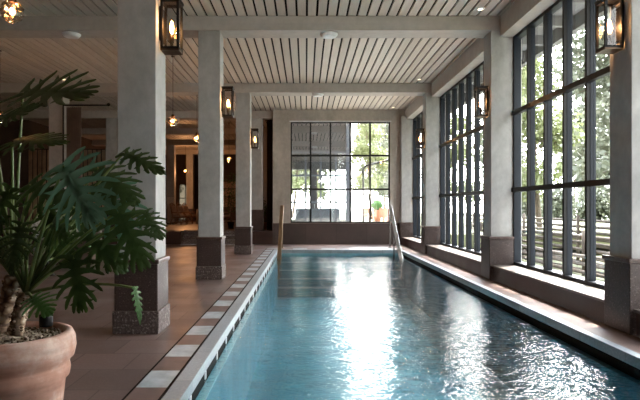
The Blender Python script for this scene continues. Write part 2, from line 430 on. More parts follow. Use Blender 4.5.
# pilasters
PLAB = ['plastered wall pilaster behind the viewer', 'nearest plastered wall pilaster at the right edge with brown granite base',
        'middle plastered wall pilaster between two tall windows, carrying a lantern',
        'far plastered wall pilaster with small lantern and granite base', 'corner pilaster where window wall meets the end wall']
p0 = thing('wall_pilaster', PLAB[1], 'pilaster', (XP, 7.19, 0))
MB().box(0, XW-XP+.2, 0, .52, .30, ZB).build('shaft', M['plaster'], p0, bevel=.012)
MB().box(-.05, XW-XP+.0, -.05, .57, .0, .93).build('base', M['granite'], p0, bevel=.012)
MB().box(-.075, XW-XP+.0, -.075, .595, .93, .99).build('cap', M['cap'], p0, bevel=.012)
for i, yv in enumerate(PY):
    if i == 1: continue
    if i == 0: continue
    dup(p0, (XP, yv, 0), PLAB[i])
dup(p0, (XP, 1.2, 0), PLAB[0])

# ---------------------------------------------------------------- columns
def mk_col(loc, label, group=None):
    r = thing('column', label, 'column', loc, group)
    MB().box(0, .61, 0, .61, 0, .30).build('plinth', M['granite_rough'], r, bevel=.012)
    MB().box(.02, .59, .02, .59, .30, .915).build('pedestal', M['granite'], r, bevel=.01)
    MB().box(.0, .61, .0, .61, .915, .975).build('cap', M['cap'], r, bevel=.015)
    MB().box(.05, .56, .05, .56, .975, ZB).build('shaft', M['plaster'], r, bevel=.012)
    return r
XC = -2.53
col = mk_col((XC, 7.19, 0), 'nearest grey plaster column beside the potted plant, on a brown granite base')
dup(col, (XC, 12.64, 0), 'second grey column along the pool edge, with a lantern')
dup(col, (XC, 19.5, 0), 'third grey column along the pool edge, beside the handrail')
dup(col, (XC, 1.7, 0), 'grey column standing behind the viewer')
colp = thing('column', 'grey column on the raised floor beside the end wall', 'column', (XC, 25.06, PF+.012))
for nm, bx, mt in (('pedestal', (.02,.59,.02,.59,0,.90), 'granite'), ('cap', (0,.61,0,.61,.90,.96), 'cap'), ('shaft', (.05,.56,.05,.56,.96,ZB-PF-.012), 'plaster')):
    MB().box(*bx).build(nm, M[mt], colp, bevel=.012)
dup(colp, (XC, 30.5, PF+.012), 'dim column on the raised floor behind the end-wall column')
X2 = -9.18
dup(col, (X2, 19.5, 0), 'dim grey column at far left beside the taupe curtain')
dup(col, (X2, 12.64, 0), 'grey column left of the frame in the second row')
dup(colp, (X2, 25.06, PF+.012), 'dim column just left of the nearest column, on the raised floor')
dup(colp, (X2, 30.5, PF+.012), 'dim column hidden behind the nearest column')
dup(colp, (X2, 36.0, PF+.012), 'dim column with dark base beside the rattan chairs')
dup(colp, (X2, 42.0, PF+.012), 'farthest dim column behind the rattan chairs')

# beams
BL = {1.7: 'beam crossing the ceiling behind the viewer', 7.19: 'beam crossing the ceiling above the frame by the nearest column',
      12.64: 'nearest pale beam crossing the whole ceiling in view', 19.5: 'second pale beam crossing the ceiling at the third column'}
for yv, lab in BL.items():
    MB().box(XL, 4.47, 0, .6, ZB, ZC).build('ceiling_beam', M['beam'], None, (0, yv, 0), bevel=.01, label=lab, cat='beam')
for yv, lab in ((25.06, 'pale beam over the steps to the raised seating'), (30.5, 'second dim beam over the raised seating'),
                (36.0, 'third dim beam over the raised seating'), (42.0, 'farthest dim beam over the raised seating')):
    MB().box(XL, -1.5, 0, .6, ZB, ZC).build('ceiling_beam', M['beam'], None, (0, yv, 0), bevel=.01, label=lab, cat='beam')

# ---------------------------------------------------------------- lanterns
def light(name, kind, energy, color, loc, parent=None, r=.03):
    l = bpy.data.lights.new(name, 'POINT'); l.energy = energy; l.color = color; l.shadow_soft_size = r
    o = bpy.data.objects.new(name, l); C.objects.link(o); o.location = Vector(loc)*S
    if parent: o.parent = parent
    return o
def mk_lantern(loc, label):
    # local: mounting side at x=0, body extends to +x; base z 0
    r = thing('wall_lantern', label, 'lantern', loc)
    W, Dp, Ht = .25, .25, .66; e = .032
    x0, x1 = .02, W+.02; y0, y1 = -Dp/2, Dp/2
    fr = MB()
    for xx in (x0, x1-e):
        for yv in (y0, y1-e): fr.box(xx, xx+e, yv, yv+e, 0, Ht)
    for zz in (.0, Ht-e):
        fr.box(x0, x1, y0, y0+e, zz, zz+e).box(x0, x1, y1-e, y1, zz, zz+e).box(x0, x0+e, y0, y1, zz, zz+e).box(x1-e, x1, y0, y1, zz, zz+e)
    fr.build('lantern_frame', M['black'], r)
    MB().box(x0-.01, x1+.01, y0-.01, y1+.01, Ht, Ht+.03).build('top_plate', M['black'], r)
    MB().box(x0, x1, y0, y1, -.02, 0).build('bottom_plate', M['brass'], r)
    MB().box(-.005, .02, -.10, .10, .12, .58).build('back_plate', M['black'], r)
    g = MB(); i = e*.5
    g.quad((x0+i,y0+i,e),(x1-i,y0+i,e),(x1-i,y0+i,Ht-e),(x0+i,y0+i,Ht-e))
    g.quad((x1-i,y0+i,e),(x1-i,y1-i,e),(x1-i,y1-i,Ht-e),(x1-i,y0+i,Ht-e))
    g.quad((x1-i,y1-i,e),(x0+i,y1-i,e),(x0+i,y1-i,Ht-e),(x1-i,y1-i,Ht-e))
    g.build('glass', M['glass_lamp'], r)
    xm = (x0+x1)/2
    MB().lathe([(.022,0),(.022,.10),(.03,.11),(.03,.20),(.024,.21)], (xm,0,0), 12).build('lamp_holder', M['brass'], r)
    b = MB().lathe([(.022,.21),(.035,.26),(.052,.33),(.052,.37),(.035,.42),(.01,.45)], (xm,0,0), 14).build('bulb', M['glass_lamp'], r)
    fl = MB()
    for k in range(5):
        a = k*1.257; fl.tube([(xm+.012*math.cos(a), .012*math.sin(a), .235), (xm+.028*math.cos(a), .028*math.sin(a), .31), (xm+.012*math.cos(a), .012*math.sin(a), .40)], .0035, 5)
    fl.build('filament', M['bulb'], b)
    light('bulb_light', 'P', 3.5, (1, .50, .20), (xm, -.075, .33), r, .02)
    return r
LZ = 3.79
lan = mk_lantern((XC+.56, 7.5, LZ), 'largest lantern, at the top of the nearest left column')
dup(lan, (XC+.56, 12.95, LZ), 'black lantern on the second left column')
dup(lan, (XC+.56, 19.8, LZ), 'small black lantern on the third left column')
dup(lan, (XP, 7.45, LZ), 'lantern at the top right corner, on the nearest window pilaster', rz=math.pi)
dup(lan, (XP, 12.9, LZ), 'black lantern on the middle window pilaster at right', rz=math.pi)
dup(lan, (XP, 19.76, LZ), 'small lantern on the far window pilaster near the end wall', rz=math.pi)

# ---------------------------------------------------------------- pendants
def mk_pend(loc, label):
    r = thing('pendant_lamp', label, 'pendant lamp', loc)
    h = ZC - loc[2]
    MB().tube([(0,0,.16),(0,0,h)], .008, 6).build('rod', M['brass'], r)
    MB().lathe([(.05,.0),(.05,.02),(.01,.03)], (0,0,h-.03), 14).build('ceiling_rose', M['brass'], r)
    MB().lathe([(.02,.20),(.045,.18),(.05,.12),(.045,.11)], (0,0,0), 14).build('lamp_cap', M['brass'], r)
    g = MB(); n = 16; mm = 10; vs = []; fs = []
    for i in range(mm+1):
        a = math.pi*i/mm
        for k in range(n):
            q = .14*(1+(.05 if (i+k) % 2 else -.03)); b = 2*math.pi*k/n
            vs.append((q*math.sin(a)*math.cos(b), q*math.sin(a)*math.sin(b), -q*math.cos(a)))
    for i in range(mm):
        for k in range(n): fs.append((i*n+k, i*n+(k+1)%n, (i+1)*n+(k+1)%n, (i+1)*n+k))
    g.add(vs, fs, False).build('glass_globe', M['globe'], r)
    b = MB().ball((0,0,.0), .035, 10, 8, (1,1,1.4)).build('bulb', M['bulb'], r)
    light('bulb_light', 'P', 6, (1, .52, .24), (0, 0, -.10), r, .03)
    return r
PZ = 4.17
pen = mk_pend((-3.76, 7.05, PZ), 'largest cut-glass globe pendant, at the top left corner')
dup(pen, (-3.86, 16.0, PZ), 'small glass globe pendant between the first and second columns')
dup(pen, (-3.93, 19.9, PZ), 'globe pendant half hidden by the second column')
dup(pen, (-3.98, 28.6, PZ), 'tiny globe pendant between the second and third columns')
dup(pen, (-8.56, 15.4, PZ), 'globe pendant at the left edge, half behind plant leaves')
farp = dup(pen, (-8.3, 38.0, PZ), 'tiny globe pendant over the far rattan chairs')

for c_ in farp.children:
    if c_.type == 'LIGHT': c_.data = c_.data.copy(); c_.data.energy = 70
# smoke detectors / ceiling discs
det = thing('ceiling_speaker', 'white round disc under the nearest beam, above the pool', 'ceiling disc', (.55, 12.92, ZB))
MB().lathe([(.10,-.075),(.17,-.07),(.19,-.04),(.19,-.03)], n=24).build('cover', M['white'], det)
MB().lathe([(.205,-.03),(.21,0)], n=24).build('base', M['white'], det)
dup(det, (-5.5, 12.92, ZB), 'white round disc under the nearest beam, at left')
dup(det, (.45, 19.8, ZB), 'white round disc under the second beam, above the pool')
dup(det, (-6.0, 25.3, ZB), 'small disc under the beam over the steps')
sp = thing('downlight', 'recessed ceiling spotlight nearest, at upper right before the first beam', 'downlight', (3.88, 12.2, ZC))
MB().lathe([(.055,-.012),(.085,-.012),(.09,0)], n=20, cap0=False, cap1=False).build('trim_ring', M['white'], sp)
MB().lathe([(.055,-.01),(.045,-.002)], n=20).build('lens', M['spot_on'], sp)
dup(sp, (3.9, 18.9, ZC), 'recessed ceiling spotlight just before the second beam at right')
dup(sp, (3.85, 24.2, ZC), 'recessed ceiling spotlight near the end wall corner')
dup(sp, (-8.3, 18.9, ZC), 'recessed spotlight above the plant at left')
dup(sp, (-7.6, 24.2, ZC), 'recessed spotlight in the ceiling left of the nearest column')

# ---------------------------------------------------------------- pool handrails
def rail(x, mat, label):
    r = thing('pool_handrail', label, 'handrail', (x, 22.3, 0))
    # flat bar from deck post top down into the pool toward the viewer
    def bar(p, q, w, t, nm):
        p = Vector(p); q = Vector(q); d = (q-p).normalized(); u = Vector((1,0,0)); v = d.cross(u).normalized()
        vs = []
        for c in (p, q):
            for a, b in ((-1,-1),(1,-1),(1,1),(-1,1)): vs.append(c+u*w*a+v*t*b)
        return MB().add(vs, [(0,1,2,3)[::-1],(4,5,6,7),(0,1,5,4),(1,2,6,5),(2,3,7,6),(3,0,4,7)]).build(nm, mat, r, bevel=.006)
    bar((0,0,1.70), (0,-2.75,-.34), .07, .05, 'sloping_bar')
    bar((0,0,0.0), (0,0,1.70), .03, .03, 'post')
    bar((.0,-1.0,-.4), (.0,-1.0,.98), .028, .028, 'post')
    bar((.0,-2.72,-.9), (.0,-2.72,-.30), .028, .028, 'post')
    MB().lathe([(.08,.008),(.08,.025)], n=16).build('floor_flange', mat, r)
    return r
rail(3.42, M['stainless'], 'stainless steel handrail at the far right end of the pool')
r2 = rail(-.955, M['bronze'], 'bronze-toned handrail at the far left end of the pool')

# ---------------------------------------------------------------- potted philodendron
PL = Vector((-1.875, 3.5, 0))
plant = thing('potted_philodendron', 'large leafy philodendron in a terracotta pot at lower left', 'potted plant', PL)
MB().lathe([(.245,0),(.255,.02),(.30,.35),(.322,.56),(.345,.575),(.352,.62),(.345,.655),(.350,.675),(.374,.70),(.386,.76),(.380,.82),(.362,.86),(.33,.865),(.318,.84),(.315,.78),(.30,.5)],
           n=64, cap1=False).build('pot', M['terracotta'], plant)
so = MB().lathe([(.313,.60),(.313,.815),(.2,.83),(.05,.84)], n=40)
for k in range(420):
    a = R(0, 6.283); q = .30*math.sqrt(R(0,1)); so.ball((q*math.cos(a), q*math.sin(a), .83+R(-.004,.008)), R(.006,.014), 6, 4, (1,R(.7,1.2),.8))
so.build('gravel_topping', M['soil'], plant)['kind'] = 'stuff'
def rel(v): return v - PL
stemA = [at(-2,330,3.52), at(3,318,3.52), at(9,296,3.5), at(13,276,3.5)]
stemB = [at(15,336,3.38), at(17,326,3.4), at(22,306,3.42), at(26,294,3.45)]
for stp, rad in ((stemA, .046), (stemB, .040)):
    pts = []; rr = []
    for i in range(25):
        t = i/24*3; j = min(int(t), 2); p = stp[j].lerp(stp[j+1], t-j)
        pts.append(rel(p)); rr.append(rad*(1+.16*(i % 2)))
    mb = MB().tube(pts, rr, 12)
    for k in range(60):
        i = random.randrange(2, 23); a = R(0, 6.283); p = pts[i]
        mb.ball((p[0]+rad*1.05*math.cos(a), p[1]+rad*1.05*math.sin(a), p[2]+R(-.01,.01)), .012, 6, 4, (1,1,.7))
    mb.build('stem', M['trunk'], plant)
crownA, crownB = stemA[-1], stemB[-1]

def leaf(B, T, n, w=.5, mat='leaf', nl=8, crown=None, droop=.12, sag=.25):
    B = Vector(B); T = Vector(T); ax = T-B; L = ax.length; ax.normalize()
    n = Vector(n); n = (n - ax*n.dot(ax)).normalized(); s = n.cross(ax)
    mb = MB()
    def P(u, v):      # u along, v across, in units of L
        k = droop*(u*u) + .35*abs(v)**1.7*sag*2
        return rel(B + ax*u*L + s*v*L - n*k*L)
    for sd in (-1, 1):
        for i in range(nl):
            t = .01 + .80*(i/(nl-1))**1.05
            a = math.radians(128 - 92*(i/(nl-1))**.8 + R(-4,4))
            prof = [.62,.86,1.0,.98,.86,.70,.52,.40]
            q = prof[int(i*7/(nl-1))] if nl > 1 else 1
            ln = w*q*R(.92,1.06)
            hw0 = .62*.80/(nl-1)*1.0; pts_u = []
            for j, (fr, wd) in enumerate(((0,1.05),(.25,.7),(.5,.45),(.75,.46),(.92,.32),(1.0,.03))):
                bend = a - math.radians(22)*fr
                cu = t + ln*fr*math.cos(bend); cv = .012 + ln*fr*math.sin(bend)
                nu, nv = -math.sin(bend), math.cos(bend)
                hw = hw0*wd
                pts_u.append((P(cu+nu*hw, sd*max(0,(cv+nv*hw))), P(cu, sd*cv) - n*(-.006), P(cu-nu*hw, sd*max(0,(cv-nv*hw)))))
            vs = [p for row in pts_u for p in row]; fs = []
            for j in range(len(pts_u)-1):
                for k in (0, 1):
                    fs.append((j*3+k, j*3+k+1, j*3+k+4, j*3+k+3))
            mb.add(vs, fs, True)
            # a small tooth on each lobe
            if 0 < i < nl-1:
                bend = a - math.radians(10); cu = t+ln*.5*math.cos(bend); cv = ln*.5*math.sin(bend)
                b2 = a + math.radians(34); l2 = ln*.30
                mb.add([P(cu, sd*cv), P(cu+.04*math.cos(bend)*1.2, sd*(cv+.04)), P(cu-l2*math.cos(b2)*-1, sd*(cv+l2*math.sin(b2))), P(cu-.045, sd*(cv-.01))], [(0,1,2),(0,2,3)], True)
    # terminal lobe and central blade
    vs = []; fs = []; st_ = ((-.01,.04),(.15,.075),(.4,.075),(.65,.055),(.82,.05),(.92,.035),(1.0,.004))
    for u, h in st_: vs += [P(u,-h), P(u,0)+n*-.004, P(u,h)]
    for j in range(len(st_)-1):
        for k in (0,1): fs.append((j*3+k, j*3+k+1, j*3+k+4, j*3+k+3))
    mb.add(vs, fs, True)
    o = mb.build('leaf', M[mat], plant)
    cr = Vector(crown if crown is not None else crownA)
    mid = cr.lerp(B, .55) + Vector((0,0,.10*(B-cr).length))
    pts = []
    for i in range(9):
        t = i/8; pts.append(rel(cr*(1-t)**2 + mid*2*t*(1-t) + B*t*t))
    MB().tube(pts, [.013-.006*i/8 for i in range(9)], 6).build('petiole', M['stem_green'], o)
    return o
def LF(b, t, n=(0,-1,.4), **k):
    return leaf(at(*b), at(*t), n, **k)
D0 = 3.5
LF((23,93,3.5), (92,90,3.3), (.2,-.75,.75), w=.50, nl=7, droop=.06, sag=-.3)
LF((-8,120,3.3), (44,108,3.2), (0,-.6,.8), w=.45, nl=8, droop=-.05)
LF((12,142,3.4), (64,135,3.2), (0,-.5,.9), w=.45, nl=8)
LF((64,166,2.85), (93,222,2.7), (-.25,-1,.35), w=.62, nl=8, mat='leaf_lit', crown=crownB)
LF((124,153,3.5), (166,171,3.4), (.1,-.8,.8), w=.32, nl=7, mat='leaf', crown=crownB, droop=.1)
LF((98,168,3.6), (138,200,3.4), (.1,-.7,.8), w=.42, nl=7, crown=crownB)
LF((145,212,3.4), (163,238,3.3), (.5,-.8,.3), w=.42, nl=7, crown=crownB, mat='leaf')
LF((118,212,3.3), (146,268,3.2), (.3,-1,.3), w=.48, nl=7, crown=crownB)
LF((74,258,3.3), (80,312,3.2), (0,-1,.3), w=.52, nl=7, crown=crownB)
LF((135,288,3.2), (143,324,3.15), (.85,-.6,.1), w=.17, nl=7, mat='leaf_light', crown=crownB)
LF((102,186,3.5), (130,232,3.3), (.2,-.9,.5), w=.52, nl=7, crown=crownB, mat='leaf_lit')
LF((32,298,3.2), (50,311,3.0), (.1,-.8,.8), w=.38, nl=7, crown=crownB, mat='leaf_light')
LF((30,185,3.2), (72,200,3.0), (0,-.8,.7), w=.5, nl=7)
LF((84,232,3.5), (118,262,3.3), (.2,-.9,.5), w=.5, nl=7, crown=crownB)
LF((50,210,3.7), (50,262,3.6), (-.2,-.9,.3), w=.5, nl=7)
LF((10,190,3.3), (-18,236,3.2), (-.2,-.9,.3), w=.5, nl=7)
LF((22,225,3.1), (8,272,3.0), (-.1,-.9,.3), w=.45, nl=8)
for i in range(9):
    a = R(-.9, 2.9)
    px = 20 + R(15, 78)*math.cos(a)*1.1; py = 232 - R(5, 52)*abs(math.sin(a)) - R(-18,10)
    d = R(3.05, 4.05)
    dx = (px-20)*.25 + R(-14, 20); dy = R(8, 48)
    LF((px, py, d), (px+dx, py+dy, d-R(.05,.3)), (R(-.4,.4), -1, R(.1,1.0)), w=R(.42,.55), nl=6, mat='leaf' if R(0,1) < .85 else 'leaf_lit', crown=crownA if px < 20 else crownB)
for i in range(24):   # young upright stalks
    cr = crownA if i % 2 else crownB
    e = cr + Vector((R(-.25,.45), R(-.25,.25), R(.15,.55)))
    m2 = cr.lerp(e, .5) + Vector((0,0,.08))
    MB().tube([rel(cr), rel(m2), rel(e)], [.012,.009,.003], 6).build('leaf_stalk', M['stem_green'], plant)
# black uplighter in the pot
bl = Vector((-1.755, 3.72, 0))
up = thing('plant_spotlight', 'small black spotlight standing in the terracotta pot', 'spotlight', (bl.x, bl.y, .855))
MB().lathe([(.038,.0),(.044,.01),(.044,.08),(.038,.085)], n=20).build('housing', M['black'], up)
MB().lathe([(.034,.089),(.03,.094)], n=20).build('lens', M['frame_grey'], up)

# ---------------------------------------------------------------- restaurant side
cu = thing('curtain', 'long taupe curtain hanging beside the far left column', 'curtain', (-8.45, 19.45, 0))
vs = []; fs = []
n = 48
for i in range(n+1):
    u = i/n; x = u*.52; yv = .06*math.sin(u*2*math.pi*7)
    for z in (.03, 2.5, 5.20): vs.append((x, yv*(1 if z < 5 else .6), z))
for i in range(n):
    for k in (0,1): fs.append((i*3+k, (i+1)*3+k, (i+1)*3+k+1, i*3+k+1))
cl = MB().add(vs, fs, True).build('cloth', M['curtain'], cu)
so_ = cl.modifiers.new('thickness', 'SOLIDIFY'); so_.thickness = .006
rd = MB(); rd.tube([(-.12,0,5.27),(1.45,0,5.27)], .028, 8); rd.tube([(-.12,0,0.0),(-.12,0,5.36)], .028, 8)
rd.build('rod', M['black'], cu)
MB().ball((1.48,0,5.29), .06).build('finial', M['black'], cu)

cu2 = thing('curtain', 'dark brown curtain hanging between end wall and raised floor column', 'curtain', (-1.80, 25.6, PF+.012))
vs = []; fs = []
for i in range(25):
    u = i/24
    for z in (.02, 2.5, 5.1): vs.append((u*.28, .05*math.sin(u*2*math.pi*4), z))
for i in range(24):
    for k in (0,1): fs.append((i*3+k, (i+1)*3+k, (i+1)*3+k+1, i*3+k+1))
c2 = MB().add(vs, fs, True).build('cloth', M['darkwood'], cu2)
so_ = c2.modifiers.new('thickness', 'SOLIDIFY'); so_.thickness = .006
MB().tube([(-.05,0,5.12),(.31,0,5.12)], .02, 8).build('rod', M['black'], cu2)

scr = thing('slatted_screen', 'tall vertical slat wooden screen behind the plant at left', 'screen', (-13.9, 27.6, PF+.012))
sl = MB(); x = 0
while x < 3.9: sl.box(x, x+.16, 0, .05, .08, 3.95); x += .23
sl.build('slats', M['wood'], scr)
MB().box(-.02, 4.0, .05, .12, 0, .10).box(-.02, 4.0, .05, .12, 3.9, 4.0).box(-.02, 4.0, .05, .09, .1, 3.9).build('screen_frame', M['darkwood'], scr)

def mk_chair(loc, label, rz):
    r = thing('rattan_chair', label, 'chair', loc); r.rotation_euler[2] = rz
    fr = MB()
    for sx in (-1, 1):
        fr.tube([(sx*.33,-.34,0),(sx*.33,-.30,.48),(sx*.34,-.1,.76),(sx*.34,.28,.74),(sx*.30,.44,1.24)], .026, 7)
        fr.tube([(sx*.31,.42,0),(sx*.33,.25,.42),(sx*.34,.28,.74)], .026, 7)
        fr.tube([(sx*.32,-.33,.14),(sx*.32,.36,.14)], .018, 6); fr.tube([(sx*.33,-.30,.14),(sx*.33,.25,.44)], .014, 6)
    fr.tube([(-.30,.44,1.24),(0,.48,1.34),(.30,.44,1.24)], .026, 7)
    for z in (.14,.42): fr.tube([(-.33,-.32,z),(.33,-.32,z)], .02, 6); fr.tube([(-.32,.34,z),(.32,.34,z)], .02, 6)
    fr.build('chair_frame', M['rattan'], r)
    bk = MB()
    for k in range(9): bk.tube([(-.28+.07*k,.28,.45),(-.27+.0675*k,.46,1.26)], .012, 5)
    bk.build('backrest', M['rattan'], r)
    MB().box(-.31,.31,-.31,.30,.42,.47).build('seat', M['rattan'], r, bevel=.01)
    MB().box(-.29,.29,-.30,.26,.47,.58).build('seat_cushion', M['cushion'], r, bevel=.04)
    b = MB().add([(-.27,.18,.58),(.27,.18,.58),(.27,.30,.56),(-.27,.30,.56),(-.26,.30,1.16),(.26,.30,1.16),(.26,.42,1.14),(-.26,.42,1.14)],
             [(0,3,2,1),(4,5,6,7),(0,1,5,4),(1,2,6,5),(2,3,7,6),(3,0,4,7)])
    b.build('back_cushion', M['cushion'], r, bevel=.04)
    return r
ch = mk_chair((-7.85, 34.0, PF+.012), 'rattan lounge chair nearest the dim column, first of the far row', math.radians(75))
dup(ch, (-7.75, 35.3, PF+.012), 'rattan lounge chair in the middle of the far row')
dup(ch, (-7.7, 36.7, PF+.012), 'rattan lounge chair third in the far row, beside the second column')
dup(ch, (-5.0, 34.6, PF+.012), 'rattan chair seen just right of the second column', rz=math.radians(-80))
wp = thing('upholstered_screen', 'white linen covered screen beside the far rattan chairs', 'screen', (-8.75, 34.7, PF+.012))
MB().box(0, .45, 0, .12, .08, 1.7).build('panel', M['linen'], wp, bevel=.03)
MB().box(.03, .1, -.05, .17, 0, .08).build('leg', M['darkwood'], wp); MB().box(.35, .42, -.05, .17, 0, .08).build('leg', M['darkwood'], wp)
tb = thing('dining_table', 'round table under white cloth among the rattan chairs', 'table', (-6.6, 35.6, PF+.012))
MB().lathe([(.50,.02),(.47,.4),(.46,.90),(.0001,.92)], n=28).build('tablecloth_skirt', M['linen'], tb)
MB().lathe([(.46,.92),(.46,.95)], n=28).build('tabletop', M['linen'], tb)
cons = thing('sideboard', 'dark sideboard with wood-backed shelves against the far wall', 'sideboard', (-6.4, 45.4, PF+.012))
MB().box(-1.6,1.6,0,.55,0,1.1).build('cabinet', M['darkwood'], cons, bevel=.01)
MB().box(-1.6,1.6,.45,.55,1.1,3.2).build('back_panel', M['wood'], cons)
for z in (1.9, 2.6): MB().box(-1.6,1.6,.15,.45,z,z+.05).build('shelf', M['darkwood'], cons)

# lounge seats with sheepskins behind the plant
def mk_sofa(loc, label):
    r = thing('lounge_sofa', label, 'sofa', loc)
    MB().box(-.9,.9,-.42,.42,.12,.46).build('seat', M['curtain'], r, bevel=.05)
    MB().box(-.9,.9,.26,.46,.40,1.32).build('backrest', M['curtain'], r, bevel=.06)
    for sx in (-1,1):
        for sy in (-1,1): MB().box(sx*.8-.04,sx*.8+.04,sy*.34-.04,sy*.34+.04,0,.12).build('leg', M['darkwood'], r)
    return r
sofa = mk_sofa((-6.6, 15.0, 0), 'dark lounge sofa behind the plant leaves')
def fluff(loc, sz, label):
    r = MB()
    for k in range(110):
        a = R(0,6.28); q = math.sqrt(R(0,1))
        r.ball((sz[0]*q*math.cos(a), sz[1]*R(-.3,.3)+.05, sz[2]*q*math.sin(a)), R(.05,.10), 7, 5)
    return r.build('sheepskin_cushion', M['linen'], None, loc, label=label, cat='cushion')
fluff((-7.12, 14.95, 1.12), (.30,.25,.30), 'fluffy white cushion on the left half of the dark sofa')
fluff((-6.20, 14.95, 1.10), (.30,.25,.30), 'fluffy white cushion on the right half of the dark sofa')
tb2 = thing('side_table', 'low white side table in front of the dark sofa', 'table', (-6.3, 13.4, 0))
MB().lathe([(.34,.50),(.36,.52),(.36,.55),(.34,.56)], n=28).build('tabletop', M['linen'], tb2)
MB().lathe([(.20,0),(.20,.03),(.04,.05),(.04,.50)], n=20).build('pedestal', M['black'], tb2)

def shrub(loc, label, h, pot, rr=.3, nleaf=500):
    r = thing('potted_shrub', label, 'potted plant', loc)
    MB().lathe([(.13,0),(.17,.28),(.19,.30),(.19,.34),(.165,.34),(.16,.30)], n=22).build('pot', M[pot], r)
    MB().tube([(0,0,.25),(.02,.01,h*.8)], [.03,.015], 7).build('stem', M['bark'], r)
    mb = MB()
    for k in range(nleaf):
        u = Vector((R(-1,1),R(-1,1),R(-1,1)))
        if u.length > 1: continue
        p = Vector((u.x*rr, u.y*rr, h*.65+u.z*h*.38)); a = Vector((R(-1,1),R(-1,1),R(-.6,1))).normalized(); b = a.cross(Vector((R(-1,1),R(-1,1),R(-1,1)))).normalized()
        l = R(.07,.12); w = l*.28
        mb.add([p, p+a*l*.5+b*w, p+a*l, p+a*l*.5-b*w], [(0,1,2,3)])
    mb.build('foliage', M['shrub'], r); return r
shrub((-2.02, 26.4, PF+.012), 'slim potted shrub in orange pot beside the end wall', 1.5, 'redclay', .2)
shrub((-3.75, 27.6, PF+.012), 'dark bushy potted plant between the second and third columns', 2.7, 'black', .45, 1100)

# ---------------------------------------------------------------- outside
MB().box(5.06, 7.6, YB-3, 60, -.5, -.25).build('gravel_ground', M['gravel'], kind='stuff', label='pale gravel strip outside the window wall', cat='gravel')
MB().box(7.6, 60, -15, 80, -1.2, -.55).build('ground', M['grass'], kind='structure')
MB().box(-1.3, 5.06, 25.15, 80, -.3, .40).box(5.06, 7.6, 60, 80, -.3, .40).build('terrace_floor', M['terrace'], kind='structure')
MB().box(5.06, 40, 25.15, 120, -.2, .42).box(-1.3, 5.06, 52, 120, .3, .44).build('lawn', M['grass'], kind='structure')
# roof eave outside the window wall
ev = MB(); ev.box(5.1, 6.15, YB, 30, 5.95, 6.2)
ev = ev.build('trim_7', M['soffit'], kind='structure')
rf = MB(); y = YB+.5
while y < 29: rf.box(5.1, 6.05, y, y+.12, 5.72, 5.95); y += 1.4
rf.box(6.0, 6.15, YB, 30, 5.62, 5.97); rf.build('trim_8', M['soffit'], kind='structure')
# log fences outside
def fence(x, y0, y1, z, n, label):
    r = thing('log_fence', label, 'fence', (x, y0, z))
    L = y1-y0; y = .2
    while y < L:
        MB().tube([(0,y,0),(0,y,.22*n+.15)], .06, 7).build('post', M['log'], r); y += 2.6
    for k in range(n):
        pts = [(.09+R(-.02,.02), L*i/8, .16+.22*k+R(-.03,.03)) for i in range(9)]
        MB().tube(pts, .055, 7).build('rail', M['log'], r)
    return r
fence(7.8, 2, 26, -.55, 4, 'lowest weathered log fence outside, closest to the windows')
fence(9.0, 2, 30, -.55, 6, 'middle weathered log fence outside beyond the gravel')
fence(10.4, 0, 36, -.55, 8, 'farthest weathered log fence outside under the trees')

def mk_tree(name, loc, h, cr, mat, nleaf, label, ls=.16, lean=0):
    r = thing(name, label, 'tree', loc)
    tr = MB()
    pts = [(lean*t*h*.3 + .06*math.sin(t*7), .05*math.cos(t*5), h*t) for t in [i/8 for i in range(9)]]
    tr.tube(pts, [.17*(1-.8*i/8) for i in range(9)], 9)
    tr.build('trunk', M['bark'], r)
    br = MB(); tips = []
    for k in range(22):
        t = R(.22, .98); p = Vector((lean*t*h*.3, 0, h*t)); a = R(0, 6.283); l = cr*(1.15-t*.7)*R(.6,1)
        q = p + Vector((math.cos(a)*l, math.sin(a)*l, R(-.1,.5)*l)); m2 = p.lerp(q,.5)+Vector((0,0,.15*l))
        br.tube([p, m2, q], [.05,.03,.01], 5); tips += [q, m2, m2.lerp(q,.5)]
    br.build('branches', M['bark'], r)
    fo = MB()
    for k in range(nleaf):
        c = random.choice(tips); p = c + Vector((random.gauss(0,.45), random.gauss(0,.45), random.gauss(0,.38)))
        a = Vector((R(-1,1),R(-1,1),R(-1,.6))).normalized(); b = a.cross(Vector((R(-1,1),R(-1,1),R(-1,1)))).normalized()
        l = ls*R(.7,1.3); w = l*.38
        fo.add([p, p+a*l*.5+b*w, p+a*l, p+a*l*.5-b*w], [(0,1,2,3)])
    fo.build('foliage', M[mat], r); return r
t1 = mk_tree('birch_tree', (12.5, 13.5, -.55), 10, 2.8, 'tree_leaf', 6500, 'light green tree behind the near window beside the middle pilaster', .24, lean=.4)
t2 = mk_tree('spruce_tree', (13.0, 22.0, -.55), 12, 3.2, 'tree_leaf2', 6500, 'dull green tall tree filling the upper near window', .26)
k = 0
